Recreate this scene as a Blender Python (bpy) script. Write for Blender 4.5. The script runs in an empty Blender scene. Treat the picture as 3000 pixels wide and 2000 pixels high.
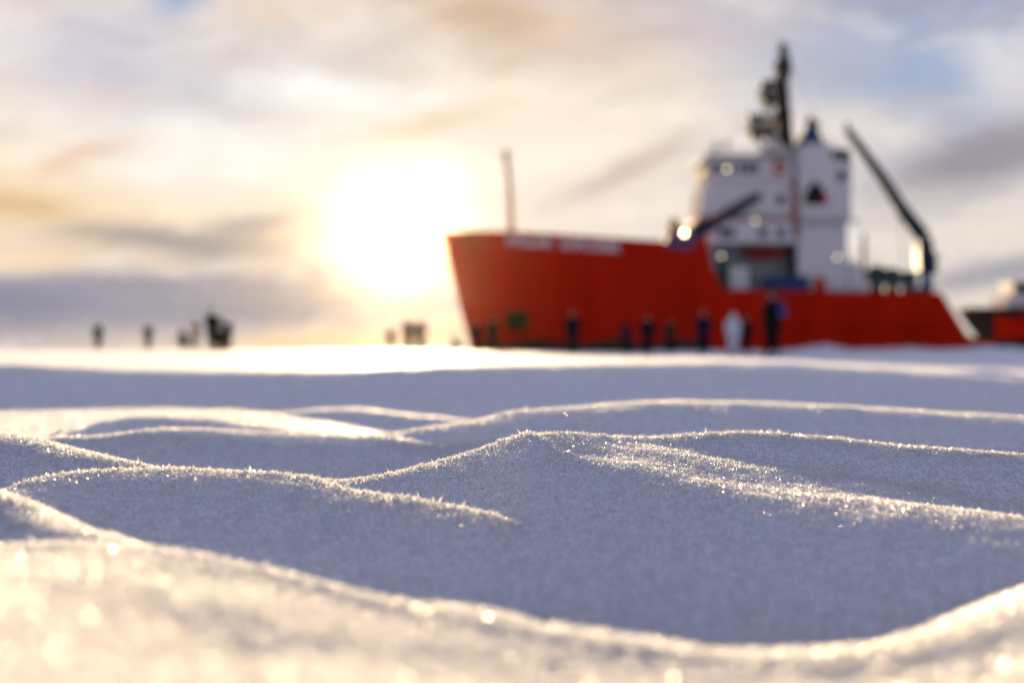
import bpy, bmesh, math, random
import numpy as np
from mathutils import Vector, Matrix, Quaternion

random.seed(7)
RNG = np.random.default_rng(11)
scene = bpy.context.scene
COL = scene.collection
ZC = 0.15                      # height of the camera above the datum
FS = 3267.0                    # focal length in the sketch units used to survey the place
CX, HY = 1176.0, 805.0
SUN_AZ, SUN_EL = math.radians(-4.6), math.radians(4.95)


def lin(c):
    out = []
    for v in c:
        v /= 255.0
        out.append(v / 12.92 if v <= 0.04045 else ((v + 0.055) / 1.055) ** 2.4)
    return tuple(out)


# ------------------------------------------------------------------ noise
def hash2(ix, iy, seed):
    h = (ix.astype(np.int64) * 374761393 + iy.astype(np.int64) * 668265263 + seed * 974634777) & 0x7fffffff
    h = ((h ^ (h >> 13)) * 1274126177) & 0x7fffffff
    h = (h ^ (h >> 16)) & 0xffff
    return h / 65535.0


def vnoise(x, y, seed=0):
    ix = np.floor(x); iy = np.floor(y)
    fx = x - ix; fy = y - iy
    fx = fx * fx * fx * (fx * (fx * 6 - 15) + 10)
    fy = fy * fy * fy * (fy * (fy * 6 - 15) + 10)
    a = hash2(ix, iy, seed); b = hash2(ix + 1, iy, seed)
    c = hash2(ix, iy + 1, seed); d = hash2(ix + 1, iy + 1, seed)
    return (a * (1 - fx) + b * fx) * (1 - fy) + (c * (1 - fx) + d * fx) * fy - 0.5


# ------------------------------------------------------------------ the snow's relief
# wind ridges: surveyed crest points, near slope, far slope, crest rounding
RIDGES = [
    # near berm
    ([(-500, 1250, .75), (0, 1265, .72), (170, 1266, .71), (400, 1276, .70), (600, 1322, .68), (830, 1386, .64),
      (1100, 1428, .61), (1250, 1466, .58), (1450, 1504, .56), (1800, 1532, .55), (2100, 1520, .555), (2250, 1474, .57),
      (2352, 1425, .585), (2800, 1265, .67)], -.115, .36, .012),
    ([(-500, 1060, .98), (0, 1147, .90), (80, 1185, .85), (150, 1220, .80), (250, 1253, .76), (400, 1320, .71)], .30, .30, .012),
    ([(-400, 1220, 1.0), (0, 1135, 1.03), (40, 1115, 1.05), (100, 1098, 1.08), (200, 1085, 1.1), (300, 1080, 1.12),
      (430, 1079, 1.13), (550, 1086, 1.12), (700, 1101, 1.1), (800, 1128, 1.06), (900, 1143, 1.03), (1000, 1160, 1.0),
      (1095, 1179, .97), (1200, 1213, .945), (1350, 1258, .93), (1500, 1310, .91)], .12, .32, .010),
    ([(400, 1160, 1.25), (600, 1112, 1.24), (700, 1104, 1.24), (800, 1106, 1.23), (900, 1091, 1.24), (1000, 1066, 1.26),
      (1100, 1036, 1.28), (1200, 1005, 1.30), (1250, 1002, 1.33), (1300, 1001, 1.36), (1500, 1007, 1.42), (1620, 999, 1.43), (1720, 995, 1.43),
      (1850, 1003, 1.43), (2000, 1020, 1.41), (2176, 1035, 1.39), (2352, 1048, 1.37), (2800, 1085, 1.3)], .15, .32, .010),
    ([(1000, 1180, 1.2), (1150, 1050, 1.26), (1215, 1006, 1.285), (1300, 1043, 1.23), (1450, 1075, 1.17), (1600, 1105, 1.11),
      (1750, 1130, 1.06), (1900, 1146, 1.03), (2100, 1162, .99), (2250, 1182, .96), (2352, 1197, .94), (2800, 1260, .88)],
     .14, .22, .017),
    ([(1180, 1050, 1.33), (1240, 1018, 1.33), (1400, 1023, 1.33), (1550, 1040, 1.29), (1700, 1064, 1.25), (1950, 1098, 1.2), (2150, 1126, 1.17),
      (2352, 1165, 1.14), (2700, 1215, 1.1)], .11, .14, .022),
    ([(-500, 930, 1.45), (0, 1000, 1.4), (150, 1034, 1.36), (250, 1054, 1.34), (360, 1079, 1.32), (500, 1116, 1.3),
      (700, 1180, 1.28)], .24, .26, .018),
    ([(-500, 1060, 1.75), (60, 1014, 1.75), (115, 1007, 1.75), (255, 998, 1.78), (370, 986, 1.8), (500, 989, 1.82),
      (650, 995, 1.84), (850, 1001, 1.85), (950, 989, 1.88), (1050, 973, 1.92), (1176, 948, 1.97), (1326, 934, 2.02),
      (1516, 921, 2.08), (1676, 923, 2.1), (1926, 933, 2.1), (2176, 948, 2.08), (2352, 958, 2.05), (2800, 985, 2.0)],
     .15, .32, .022),
    ([(780, 1050, 1.84), (880, 1006, 1.8), (950, 1016, 1.76), (1035, 1029, 1.72), (1100, 1041, 1.68), (1250, 1075, 1.64)], .22, .22, .010),
    ([(-400, 1060, 1.9), (60, 1020, 1.95), (100, 1004, 2.0), (150, 985, 2.1), (240, 966, 2.2), (375, 957, 2.3), (475, 961, 2.3),
      (550, 971, 2.25), (700, 993, 2.15), (900, 1030, 2.1)], .22, .012, .018),
    ([(430, 975, 2.6), (550, 955, 2.65), (690, 944, 2.75), (820, 937, 2.8), (915, 949, 2.75), (1050, 962, 2.65),
      (1200, 985, 2.55)], .20, .13, .014),
    # far bank: brink and top
    ([(-800, 830, 4.5), (0, 834, 4.5), (250, 846, 4.6), (700, 852, 4.6), (1000, 841, 4.7), (1300, 838, 4.8), (1700, 832, 5.0),
      (2000, 845, 5.0), (2352, 872, 4.8), (3000, 915, 4.5)], .10, .03, .05),
    ([(-1200, 808, 12), (0, 812, 12), (900, 815, 12), (1500, 820, 11), (1800, 826, 9), (2000, 835, 7), (2352, 866, 5.5),
      (3000, 904, 5.2)], .006, .012, .3),
]


def monotone(xs, ys, x):
    """smooth curve through the points (monotone cubic), flat outside"""
    xs = np.asarray(xs); ys = np.asarray(ys)
    h = np.diff(xs); dl = np.diff(ys) / h
    m = np.zeros_like(ys)
    m[1:-1] = np.where(dl[1:] * dl[:-1] > 0, (dl[1:] + dl[:-1]) / 2, 0.5 * (dl[1:] + dl[:-1]) * 0.5)
    m[0] = dl[0]; m[-1] = dl[-1]
    xc = np.clip(x, xs[0], xs[-1])
    i = np.clip(np.searchsorted(xs, xc) - 1, 0, len(xs) - 2)
    t = (xc - xs[i]) / h[i]
    return (ys[i] * (2 * t ** 3 - 3 * t ** 2 + 1) + h[i] * m[i] * (t ** 3 - 2 * t ** 2 + t)
            + ys[i + 1] * (-2 * t ** 3 + 3 * t ** 2) + h[i] * m[i + 1] * (t ** 3 - t ** 2))


RC = []
for pts, an, af, r in RIDGES:
    P = sorted([((sx - CX) / FS * d, d, (HY - sy) / FS * d) for sx, sy, d in pts])
    sxs = [p[0] for p in pts]      # ridges that run on past the surveyed strip keep going, the others die out
    RC.append(([p[0] for p in P], [p[1] for p in P], [p[2] for p in P], an, af, r,
               .02 if min(sxs) < -150 else .45, .02 if max(sxs) > 2500 else .45))


def sstep(a, b, t):
    t = np.clip((t - a) / (b - a), 0, 1)
    return t * t * (3 - 2 * t)


def relief(x, y, fine=True):
    zfar = -.15 - .10 * np.tanh(x / 15.0) * sstep(5, 40, y)
    base = -.148 + (zfar + .148) * sstep(6, 25, y)
    base = base + .006 * vnoise(x * 3.1, y * 2.3, 3)
    uu = x / np.maximum(y, .3)
    base = base - .10 * sstep(-.10, .06, uu) * sstep(1.9, 2.4, y) * (1 - sstep(5, 7, y))      # hollow under the far bank
    base = base - .07 * sstep(-.24, -.12, uu) * (1 - sstep(-.10, .06, uu)) * sstep(2.7, 3.1, y) * (1 - sstep(5, 7, y))
    base = base - .045 * sstep(-.23, -.15, uu) * sstep(1.8, 2.0, y) * (1 - sstep(2.5, 2.75, y))
    far_n = sstep(8, 40, y)
    base = base + far_n * (.10 * vnoise(x * .21, y * .11, 9) + .04 * vnoise(x * .9, y * .5, 12))
    acc = np.zeros_like(x)
    k = np.where(y < 3.3, .0035, .006)
    acc += np.exp(base / k + 10)
    for xs, ys, zs, an, af, r, dl, dr in RC:
        yk = monotone(xs, ys, x); zk = monotone(xs, zs, x)
        ol = np.maximum(xs[0] - x, 0); orr = np.maximum(x - xs[-1], 0); over = ol + orr
        zk = zk - np.minimum(dl * ol + dr * orr, .5)
        wob = np.minimum(over * 3, 1) * (over > 0)
        yk = yk + wob * .22 * vnoise(x * 1.9, ys[0] * 70 + 0 * x, 41)
        zk = zk + wob * .05 * (vnoise(x * 1.3, ys[0] * 90 + 0 * x, 42) - .25)
        t = yk - y
        if r < .04:
            r = r * (5.2 + 5.0 * vnoise(x * 5.5, zs[0] * 900 + 0 * x, 31) + 3.2 * vnoise(x * 19, zs[0] * 500 + 0 * x, 32))
        a = np.where(t > 0, an, af)
        z = zk - a * (np.sqrt(t * t + r * r) - r)
        if an < 0:                   # the berm falls off again behind the viewpoint
            z = z - .30 * np.maximum(.22 - y, 0)
        if an == .22 and af == .012:
            z = z - .10 * np.maximum(-t - .35, 0)
        if an == .006:                 # the far bank's top ends at its brink
            z = z - .25 * np.maximum(5.3 - y, 0)
        acc += np.exp(np.maximum(z, -.6) / k + 10)
    z = k * (np.log(np.maximum(acc, 1e-200)) - 10)
    if fine:
        near = 1 - sstep(5, 14, np.abs(y) + .3 * np.abs(x))
        berm = 1 - sstep(.62, .8, y)
        z = z + near * (.0022 * vnoise(x * 21, y * 13, 5) + .0009 * vnoise(x * 70, y * 60, 6) + .0007 * vnoise(x * 190, y * 190, 7))
        z = z + berm * (.004 * vnoise(x * 7.5 + 3, y * 9, 21) + .0012 * vnoise(x * 24, y * 22, 22))
    return z


def ground_z(x, y):
    return float(relief(np.array([float(x)]), np.array([float(y)]), False)[0]) + ZC


# ------------------------------------------------------------------ materials
def new_mat(name):
    m = bpy.data.materials.new(name); m.use_nodes = True
    nt = m.node_tree; nt.nodes.clear()
    return m, nt


def paint(name, col, rough=.5, var=.18, scale=1.2, metal=0.0, streak=False, bump=0.0, spec=.06):
    m, nt = new_mat(name); N, L = nt.nodes, nt.links
    out = N.new('ShaderNodeOutputMaterial'); b = N.new('ShaderNodeBsdfPrincipled')
    tc = N.new('ShaderNodeTexCoord'); mp = N.new('ShaderNodeMapping')
    mp.inputs['Scale'].default_value = (scale, scale, scale * (.15 if streak else 1))
    nz = N.new('ShaderNodeTexNoise'); nz.inputs['Scale'].default_value = 1.0; nz.inputs['Detail'].default_value = 6
    rp = N.new('ShaderNodeMix'); rp.data_type = 'RGBA'
    d = tuple(max(0, c * (1 - var * 1.6)) for c in col) + (1,)
    l = tuple(min(1, c * (1 + var)) for c in col) + (1,)
    rp.inputs[6].default_value = d; rp.inputs[7].default_value = l
    L.new(tc.outputs['Object'], mp.inputs[0]); L.new(mp.outputs[0], nz.inputs['Vector'])
    L.new(nz.outputs['Fac'], rp.inputs[0]); L.new(rp.outputs[2], b.inputs['Base Color'])
    b.inputs['Roughness'].default_value = rough; b.inputs['Metallic'].default_value = metal; b.inputs['Specular IOR Level'].default_value = spec
    if bump:
        bp = N.new('ShaderNodeBump'); bp.inputs['Strength'].default_value = bump; bp.inputs['Distance'].default_value = .02
        L.new(nz.outputs['Fac'], bp.inputs['Height']); L.new(bp.outputs[0], b.inputs['Normal'])
    L.new(b.outputs[0], out.inputs[0])
    return m


def emit(name, col, s):
    m, nt = new_mat(name); N, L = nt.nodes, nt.links
    out = N.new('ShaderNodeOutputMaterial'); e = N.new('ShaderNodeEmission')
    e.inputs[0].default_value = (*col, 1); e.inputs[1].default_value = s
    L.new(e.outputs[0], out.inputs[0]); return m


def snow_mat():
    m, nt = new_mat('snow'); N, L = nt.nodes, nt.links
    out = N.new('ShaderNodeOutputMaterial'); b = N.new('ShaderNodeBsdfPrincipled')
    tc = N.new('ShaderNodeTexCoord')
    nz = N.new('ShaderNodeTexNoise'); nz.inputs['Scale'].default_value = 420; nz.inputs['Detail'].default_value = 3
    n2 = N.new('ShaderNodeTexNoise'); n2.inputs['Scale'].default_value = 6; n2.inputs['Detail'].default_value = 5
    rp = N.new('ShaderNodeMix'); rp.data_type = 'RGBA'
    rp.inputs[6].default_value = (.88, .89, .92, 1); rp.inputs[7].default_value = (.93, .94, .95, 1)
    bp = N.new('ShaderNodeBump'); bp.inputs['Strength'].default_value = .5; bp.inputs['Distance'].default_value = .0012
    L.new(tc.outputs['Object'], nz.inputs['Vector']); L.new(tc.outputs['Object'], n2.inputs['Vector'])
    L.new(n2.outputs['Fac'], rp.inputs[0]); L.new(rp.outputs[2], b.inputs['Base Color'])
    L.new(nz.outputs['Fac'], bp.inputs['Height']); L.new(bp.outputs[0], b.inputs['Normal'])
    b.inputs['Subsurface Weight'].default_value = 1.0
    b.inputs['Subsurface Radius'].default_value = (1.0, .92, .85); b.inputs['Subsurface Scale'].default_value = .018
    b.inputs['IOR'].default_value = 1.31; b.inputs['Roughness'].default_value = .66
    L.new(b.outputs[0], out.inputs[0])
    return m


def crystal_mat():
    """clear ice needles: part of the light goes straight through"""
    m, nt = new_mat('frost_crystal'); N, L = nt.nodes, nt.links
    out = N.new('ShaderNodeOutputMaterial')
    dif = N.new('ShaderNodeBsdfDiffuse'); dif.inputs[0].default_value = (.92, .93, .95, 1)
    tr = N.new('ShaderNodeBsdfTranslucent'); tr.inputs[0].default_value = (.97, .97, .97, 1)
    gl = N.new('ShaderNodeBsdfGlossy'); gl.inputs['Roughness'].default_value = .34
    cl = N.new('ShaderNodeBsdfTransparent'); cl.inputs[0].default_value = (1, 1, 1, 1)
    a = N.new('ShaderNodeMixShader'); a.inputs[0].default_value = .62
    L.new(dif.outputs[0], a.inputs[1]); L.new(tr.outputs[0], a.inputs[2])
    b = N.new('ShaderNodeMixShader'); b.inputs[0].default_value = .22
    L.new(a.outputs[0], b.inputs[1]); L.new(gl.outputs[0], b.inputs[2])
    c = N.new('ShaderNodeMixShader'); c.inputs[0].default_value = .38
    L.new(b.outputs[0], c.inputs[1]); L.new(cl.outputs[0], c.inputs[2])
    L.new(c.outputs[0], out.inputs[0])
    return m


M = {
    'snow': snow_mat(), 'crystal': crystal_mat(),
    'hull': paint('hull_red', (.50, .015, .004), .6, .24, .4, streak=True, spec=0.0),
    'hull_dark': paint('hull_boot_top', (.05, .045, .02), .6, .3, .6),
    'deck': paint('deck_green', (.05, .09, .07), .8, .2, .8),
    'white': paint('white_paint', (.66, .62, .63), .75, .06, .5, streak=True, spec=0.0),
    'grey': paint('grey_paint', (.30, .31, .33), .6, .15, .9),
    'blue': paint('crane_blue', (.035, .065, .17), .5, .2, .8),
    'navy': paint('crane_navy', (.02, .028, .05), .55, .2, .8),
    'black': paint('black_paint', (.018, .018, .02), .6, .3, .8),
    'mast': paint('mast_black', (.03, .025, .02), .6, .3, .8),
    'gold': paint('mast_buff', (.62, .45, .22), .6, .15, .8),
    'glass': paint('dark_glass', (.03, .035, .035), .8, .2, .6, spec=0.03),
    'red': paint('signal_red', (.50, .03, .02), .5, .2, .8),
    'maroon': paint('boat_red', (.26, .03, .015), .5, .2, .8),
    'rust': paint('rust_red', (.34, .12, .09), .7, .25, .8),
    'letter': paint('letter_white', (.80, .80, .80), .5, .05, .8),
    'pocket': paint('anchor_pocket', (.05, .035, .008), .7, .3, .8),
    'yellow': paint('winch_yellow', (.45, .33, .12), .6, .2, .8),
    'green': paint('winch_green', (.05, .085, .07), .6, .2, .8),
    'tug': paint('tug_black', (.014, .018, .018), .6, .3, .6),
    'skin': paint('skin', (.48, .30, .22), .55, .06, 9),
    'lamp': emit('lamp_lit', (1, .80, .50), 1.2),
    'lamp_bright': emit('lamp_bright', (1, .72, .36), 12),
    'lamp_dim': emit('lamp_dim', (1, .85, .55), .9),
}


def cloth(name, col):
    k = 'cloth_' + name
    if k not in M:
        M[k] = paint(k, col, .85, .2, 7, bump=.25)
    return M[k]


# ------------------------------------------------------------------ object helpers
def tag(o, label=None, cat=None, group=None, kind=None):
    if label: o['label'] = label
    if cat: o['category'] = cat
    if group: o['group'] = group
    if kind: o['kind'] = kind
    return o


def empty(name, loc):
    o = bpy.data.objects.new(name, None); COL.objects.link(o)
    o.location = loc; o.empty_display_size = .3
    return o


def world_loc(o):
    v = Vector(o.location)
    while o.parent:
        o = o.parent; v += Vector(o.location)
    return v


class MB:
    """collects shapes in place coordinates; build() links them as one mesh"""
    def __init__(s):
        s.v = []; s.f = []

    def add(s, vs, fs):
        n = len(s.v); s.v += [tuple(v) for v in vs]; s.f += [tuple(i + n for i in f) for f in fs]

    def box(s, x0, x1, y0, y1, z0, z1):
        s.add([(x0, y0, z0), (x1, y0, z0), (x1, y1, z0), (x0, y1, z0), (x0, y0, z1), (x1, y0, z1), (x1, y1, z1), (x0, y1, z1)],
              [(3, 2, 1, 0), (4, 5, 6, 7), (0, 1, 5, 4), (1, 2, 6, 5), (2, 3, 7, 6), (3, 0, 4, 7)])

    def prism(s, poly, y0, y1):
        """polygon in x,z pulled from y0 to y1"""
        n = len(poly)
        s.add([(x, y0, z) for x, z in poly] + [(x, y1, z) for x, z in poly],
              [tuple(range(n)), tuple(range(2 * n - 1, n - 1, -1))] +
              [(i, i + n, (i + 1) % n + n, (i + 1) % n) for i in range(n)])

    def tube(s, pts, rad, seg=8):
        pts = [Vector(p) for p in pts]
        if not isinstance(rad, (list, tuple)): rad = [rad] * len(pts)
        ring = []
        for i, p in enumerate(pts):
            a = pts[max(i - 1, 0)]; b = pts[min(i + 1, len(pts) - 1)]
            t = (b - a).normalized()
            u = t.orthogonal().normalized(); w = t.cross(u)
            if i:
                pu = prev - t * prev.dot(t)
                if pu.length > 1e-6: u = pu.normalized(); w = t.cross(u)
            prev = u
            ring.append([p + (u * math.cos(q) + w * math.sin(q)) * rad[i] for q in [2 * math.pi * j / seg for j in range(seg)]])
        vs = [v for r in ring for v in r]; fs = []
        for i in range(len(pts) - 1):
            for j in range(seg):
                fs.append((i * seg + j, i * seg + (j + 1) % seg, (i + 1) * seg + (j + 1) % seg, (i + 1) * seg + j))
        fs.append(tuple(range(seg - 1, -1, -1))); fs.append(tuple((len(pts) - 1) * seg + j for j in range(seg)))
        s.add(vs, fs)

    def ball(s, c, r, nu=14, nv=9, squash=(1, 1, 1)):
        vs = [(c[0], c[1], c[2] - r * squash[2])]
        for i in range(1, nv):
            t = math.pi * i / nv
            for j in range(nu):
                q = 2 * math.pi * j / nu
                vs.append((c[0] + r * squash[0] * math.sin(t) * math.cos(q), c[1] + r * squash[1] * math.sin(t) * math.sin(q), c[2] - r * squash[2] * math.cos(t)))
        vs.append((c[0], c[1], c[2] + r * squash[2])); fs = []
        for j in range(nu):
            fs.append((0, 1 + (j + 1) % nu, 1 + j))
            for i in range(nv - 2):
                a = 1 + i * nu; fs.append((a + j, a + (j + 1) % nu, a + nu + (j + 1) % nu, a + nu + j))
            a = 1 + (nv - 2) * nu; fs.append((a + j, a + (j + 1) % nu, len(vs) - 1))
        s.add(vs, fs)

    def torus(s, c, R, r, axis='y', nu=22, nv=8):
        vs = []; fs = []
        for i in range(nu):
            q = 2 * math.pi * i / nu
            for j in range(nv):
                t = 2 * math.pi * j / nv; w = R + r * math.cos(t)
                a, b, h = w * math.cos(q), w * math.sin(q), r * math.sin(t)
                vs.append((c[0] + a, c[1] + h, c[2] + b) if axis == 'y' else (c[0] + a, c[1] + b, c[2] + h))
        for i in range(nu):
            for j in range(nv):
                fs.append((i * nv + j, ((i + 1) % nu) * nv + j, ((i + 1) % nu) * nv + (j + 1) % nv, i * nv + (j + 1) % nv))
        s.add(vs, fs)

    def build(s, name, mat, parent=None, smooth=False, bevel=0.0, label=None):
        me = bpy.data.meshes.new(name)
        off = world_loc(parent) if parent else Vector()
        me.from_pydata([(v[0] - off.x, v[1] - off.y, v[2] - off.z) for v in s.v], [], s.f)
        bm = bmesh.new(); bm.from_mesh(me); bmesh.ops.recalc_face_normals(bm, faces=bm.faces); bm.to_mesh(me); bm.free()
        me.materials.append(mat)
        o = bpy.data.objects.new(name, me); COL.objects.link(o)
        if parent: o.parent = parent
        if smooth:
            me.polygons.foreach_set('use_smooth', [True] * len(me.polygons))
        if bevel:
            b = o.modifiers.new('bevel', 'BEVEL'); b.width = bevel; b.segments = 2; b.limit_method = 'ANGLE'
        if label: o['label'] = label
        return o


def grid_mesh(name, X, Y, Z, mat):
    ny, nx = X.shape
    co = np.stack([X, Y, Z], -1).reshape(-1, 3).astype(np.float32)
    i = np.arange(ny - 1)[:, None] * nx + np.arange(nx - 1)[None, :]
    q = np.stack([i, i + 1, i + nx + 1, i + nx], -1).reshape(-1, 4).astype(np.int32)
    me = bpy.data.meshes.new(name)
    me.vertices.add(len(co)); me.vertices.foreach_set('co', co.ravel())
    me.loops.add(q.size); me.loops.foreach_set('vertex_index', q.ravel())
    me.polygons.add(len(q)); me.polygons.foreach_set('loop_start', np.arange(0, q.size, 4, dtype=np.int32))
    me.polygons.foreach_set('loop_total', np.full(len(q), 4, np.int32))
    me.polygons.foreach_set('use_smooth', np.ones(len(q), bool))
    me.update(); me.validate()
    me.materials.append(mat)
    o = bpy.data.objects.new(name, me); COL.objects.link(o)
    return o


# ------------------------------------------------------------------ snow field
def axis(start, end, d0, flat, g):
    a = [start]
    while a[-1] < end:
        t = max(0.0, a[-1] - flat)
        a.append(a[-1] + d0 + g * t)
    return np.array(a)


hx = axis(0, 700, .0042, .5, .019)
gx = np.concatenate([-hx[:0:-1], hx])
y1 = axis(.36, 12, .0038, 1.5, .0062)
y2 = axis(y1[-1], 700, .07, y1[-1], .032)[1:]
y0 = .36 - axis(0, 30, .012, .02, .07)[1:][::-1]
gy = np.concatenate([y0, y1, y2])
GX, GY = np.meshgrid(gx, gy)
GZ = relief(GX, GY) + ZC
snow = grid_mesh('snow_field', GX, GY, GZ, M['snow'])
tag(snow, 'wind rippled snow covering the sea ice', 'snow', kind='structure')
del GX, GY, GZ

# frost crystals standing on the snow: uncountable
def frost():
    pts = []
    def band(dmin, dmax, n, ulim, p):
        t = RNG.random(n)
        if p == 2:
            d = np.sqrt(dmin ** 2 + t * (dmax ** 2 - dmin ** 2))
        else:
            d = 1 / (1 / dmin + t * (1 / dmax - 1 / dmin))
        u = (RNG.random(n) * 2 - 1) * (ulim + .12)
        ok = RNG.random(n) > sstep(.375, ulim + .12, np.abs(u))      # thins out sideways
        return (u * d)[ok], d[ok]
    xa, ya = band(.30, 1.75, 680000, .44, 2)
    xc, yc = band(.26, .90, 180000, .46, 2)
    keep = RNG.random(len(yc)) > sstep(.52, .86, yc)
    xc, yc = xc[keep], yc[keep]
    xb, yb = band(1.75, 4.9, 460000, .42, 1)
    # looser cover either side of the strip
    no = 420000
    yo_ = np.sqrt(.04 + RNG.random(no) ** 1.4 * (3.6 ** 2 - .04)); uo = (.375 + .97 * RNG.random(no) ** 1.3) * np.where(RNG.random(no) < .5, -1, 1)
    xo = uo * np.maximum(yo_, .5)
    x = np.concatenate([xa, xb, xc, xo]); y = np.concatenate([ya, yb, yc, yo_])
    z = relief(x, y) + ZC
    e = .004
    zx = (relief(x + e, y, False) - relief(x - e, y, False)) / (2 * e)
    zy = (relief(x, y + e, False) - relief(x, y - e, False)) / (2 * e)
    # curvature: crystals grow tallest on the exposed crests
    cur = (2 * relief(x, y, False) - relief(x, y + .02, False) - relief(x, y - .02, False)) / .02 ** 2
    crest = np.clip(cur / 4.0, 0, 1) * (.25 + .75 * sstep(.68, .95, y))
    n = len(x)
    sc = np.where(y > 1.75, (y / 1.75) ** .9, 1.0)
    h = (.0008 + .0013 * RNG.random(n) ** 1.6 + crest * .0024 * RNG.random(n) ** 1.5) * sc
    big = RNG.random(n) < .02
    h = np.where(big, h * 1.7, h)
    w = (.00034 + .00055 * RNG.random(n)) * sc * (1 + .35 * crest)
    coarse = RNG.random(n) < .11
    h = np.where(coarse, h * 1.35, h); w = np.where(coarse, w * 1.9, w)
    ids = np.arange(n); nearb = (ids >= len(xa) + len(xb)) & (ids < len(xa) + len(xb) + len(xc))
    outer = ids >= len(xa) + len(xb) + len(xc)
    h = np.where(outer, h * 1.25, h); w = np.where(outer, w * 1.9, w)
    h = np.where(nearb, h * (.9 + .7 * RNG.random(n)), h); w = np.where(nearb, w * 1.25, w)
    nrm = np.stack([-zx, -zy, np.ones(n)], -1)
    lean = RNG.normal(0, .38, (n, 3)); lean[:, 2] *= .3
    ax = nrm + lean; ax /= np.linalg.norm(ax, axis=1, keepdims=True)
    r = RNG.normal(0, 1, (n, 3)); u = np.cross(ax, r); u /= np.linalg.norm(u, axis=1, keepdims=True)
    v = np.cross(ax, u)
    b = np.stack([x, y, z - .0002], -1)
    V = np.empty((n, 4, 3), np.float32)
    fl = .35 + .65 * RNG.random(n)           # plates and needles
    for k in range(3):
        q = 2 * math.pi * k / 3
        V[:, k] = b + u * (w * math.cos(q))[:, None] + v * (w * fl * math.sin(q))[:, None] + ax * (h * (.25 * k))[:, None]
    V[:, 3] = b + ax * h[:, None] + u * (w * .5 * RNG.normal(0, 1, n))[:, None]
    base = (np.arange(n) * 4)[:, None, None]
    F = (base + np.array([[0, 1, 3], [1, 2, 3], [2, 0, 3]])[None]).reshape(-1, 3).astype(np.int32)
    me = bpy.data.meshes.new('frost_crystals')
    me.vertices.add(n * 4); me.vertices.foreach_set('co', V.ravel())
    me.loops.add(F.size); me.loops.foreach_set('vertex_index', F.ravel())
    me.polygons.add(len(F)); me.polygons.foreach_set('loop_start', np.arange(0, F.size, 3, dtype=np.int32))
    me.polygons.foreach_set('loop_total', np.full(len(F), 3, np.int32))
    me.update()
    me.materials.append(M['crystal'])
    o = bpy.data.objects.new('frost_crystals', me); COL.objects.link(o)
    tag(o, 'glittering frost crystals covering the nearest snow ridges', 'frost', kind='stuff')


frost()


# snow pushed up against the ships
def bank():
    xs = np.linspace(14, 64, 220); ys = np.linspace(143.5, 149.2, 40)
    X, Y = np.meshgrid(xs, ys)
    prof = np.sin(np.pi * np.clip((Y - 143.5) / 5.7, 0, 1)) ** .8
    lift = .12 + .40 * sstep(26, 31, X) + .30 * vnoise(X * .22, Y * .0 + 3, 4) * 1.4 + .25 * vnoise(X * .8, Y * .6, 5) + .12 * vnoise(X * 2.4, Y * 2, 6)
    zg = relief(X, Y, False) + ZC
    Z = zg - .15 + np.maximum(prof * (lift + .15), 0)
    o = grid_mesh('snow_bank', X, Y, Z, M['snow'])
    tag(o, 'low bank of broken snow along the waterline of the red ship', 'snow bank', kind='structure')


bank()

# ------------------------------------------------------------------ the red ship
SHIP_Y = 150.0
K = .024486


def wx(zx): return K * zx - 7.92
def wz(zy): return K * (1392 - zy) + ZC
def W(zx, zy, yo=0.0):
    f = (SHIP_Y + yo) / SHIP_Y
    return Vector((wx(zx) * f, SHIP_Y + yo, (wz(zy) - ZC) * f + ZC))
def poly(pts, yo=0.0): return [(W(a, b, yo).x, W(a, b, yo).z) for a, b in pts]


ship = empty('ship', (wx(1150), SHIP_Y + 6, ground_z(wx(1150), SHIP_Y)))
tag(ship, 'large red hulled ship with white superstructure, black mast and two cranes frozen into the ice', 'ship')

HTOP = [(20, 889), (80, 885), (150, 880), (240, 881), (330, 885), (460, 892), (600, 901), (720, 909), (850, 917), (960, 924), (1060, 926), (1120, 916), (1160, 906),
        (1172, 960), (1190, 1040), (1215, 1095), (1240, 1128), (1350, 1131), (1500, 1133), (1625, 1133), (1632, 1074), (1668, 1074), (1675, 1136),
        (1850, 1138), (2000, 1139), (2172, 1141)]
HBOT = [(158, 1432), (215, 1432), (280, 1432), (360, 1432), (440, 1432), (560, 1432), (690, 1432), (800, 1432), (920, 1432), (1010, 1432), (1090, 1432), (1140, 1432), (1170, 1432),
        (1180, 1432), (1200, 1432), (1225, 1432), (1250, 1432), (1360, 1432), (1510, 1432), (1630, 1432), (1637, 1432), (1673, 1432), (1680, 1432),
        (1870, 1432), (2080, 1432), (2352, 1432)]
HB = 6.0
NW = 14


def hull_b(x, w):
    """half breadth: x in metres from the stem at that height, w 0 at the bottom and 1 at the rail"""
    t = min(max(x / (24 - 9 * w), 0), 1)
    b = HB * (1 - (1 - t) ** 2.3) ** (.9 - .15 * w)
    return max(b, .04)


def hull_point(i, w, side):
    (a, b), (c, d) = HTOP[i], HBOT[i]
    zx = c + (a - c) * w; zy = d + (b - d) * w
    stem = HBOT[0][0] + (HTOP[0][0] - HBOT[0][0]) * ((HBOT[0][1] - zy) / (HBOT[0][1] - HTOP[0][1]))
    wl = min(1, max(0, (1432 - zy) / 540.0))
    bb = hull_b((zx - stem) * K, wl)
    if i >= len(HTOP) - 2: bb *= .96
    f = (SHIP_Y + HB - bb) / SHIP_Y
    return (wx(zx) * f, SHIP_Y + HB + side * bb, (wz(zy) - ZC) * f + ZC)


def near_side(zx, zy):
    """y of the near hull side at a surveyed point"""
    stem = 158 + (20 - 158) * ((1432 - zy) / (1432 - 889.0))
    return HB - hull_b((zx - stem) * K, min(1, max(0, (1432 - zy) / 540.0)))


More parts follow.
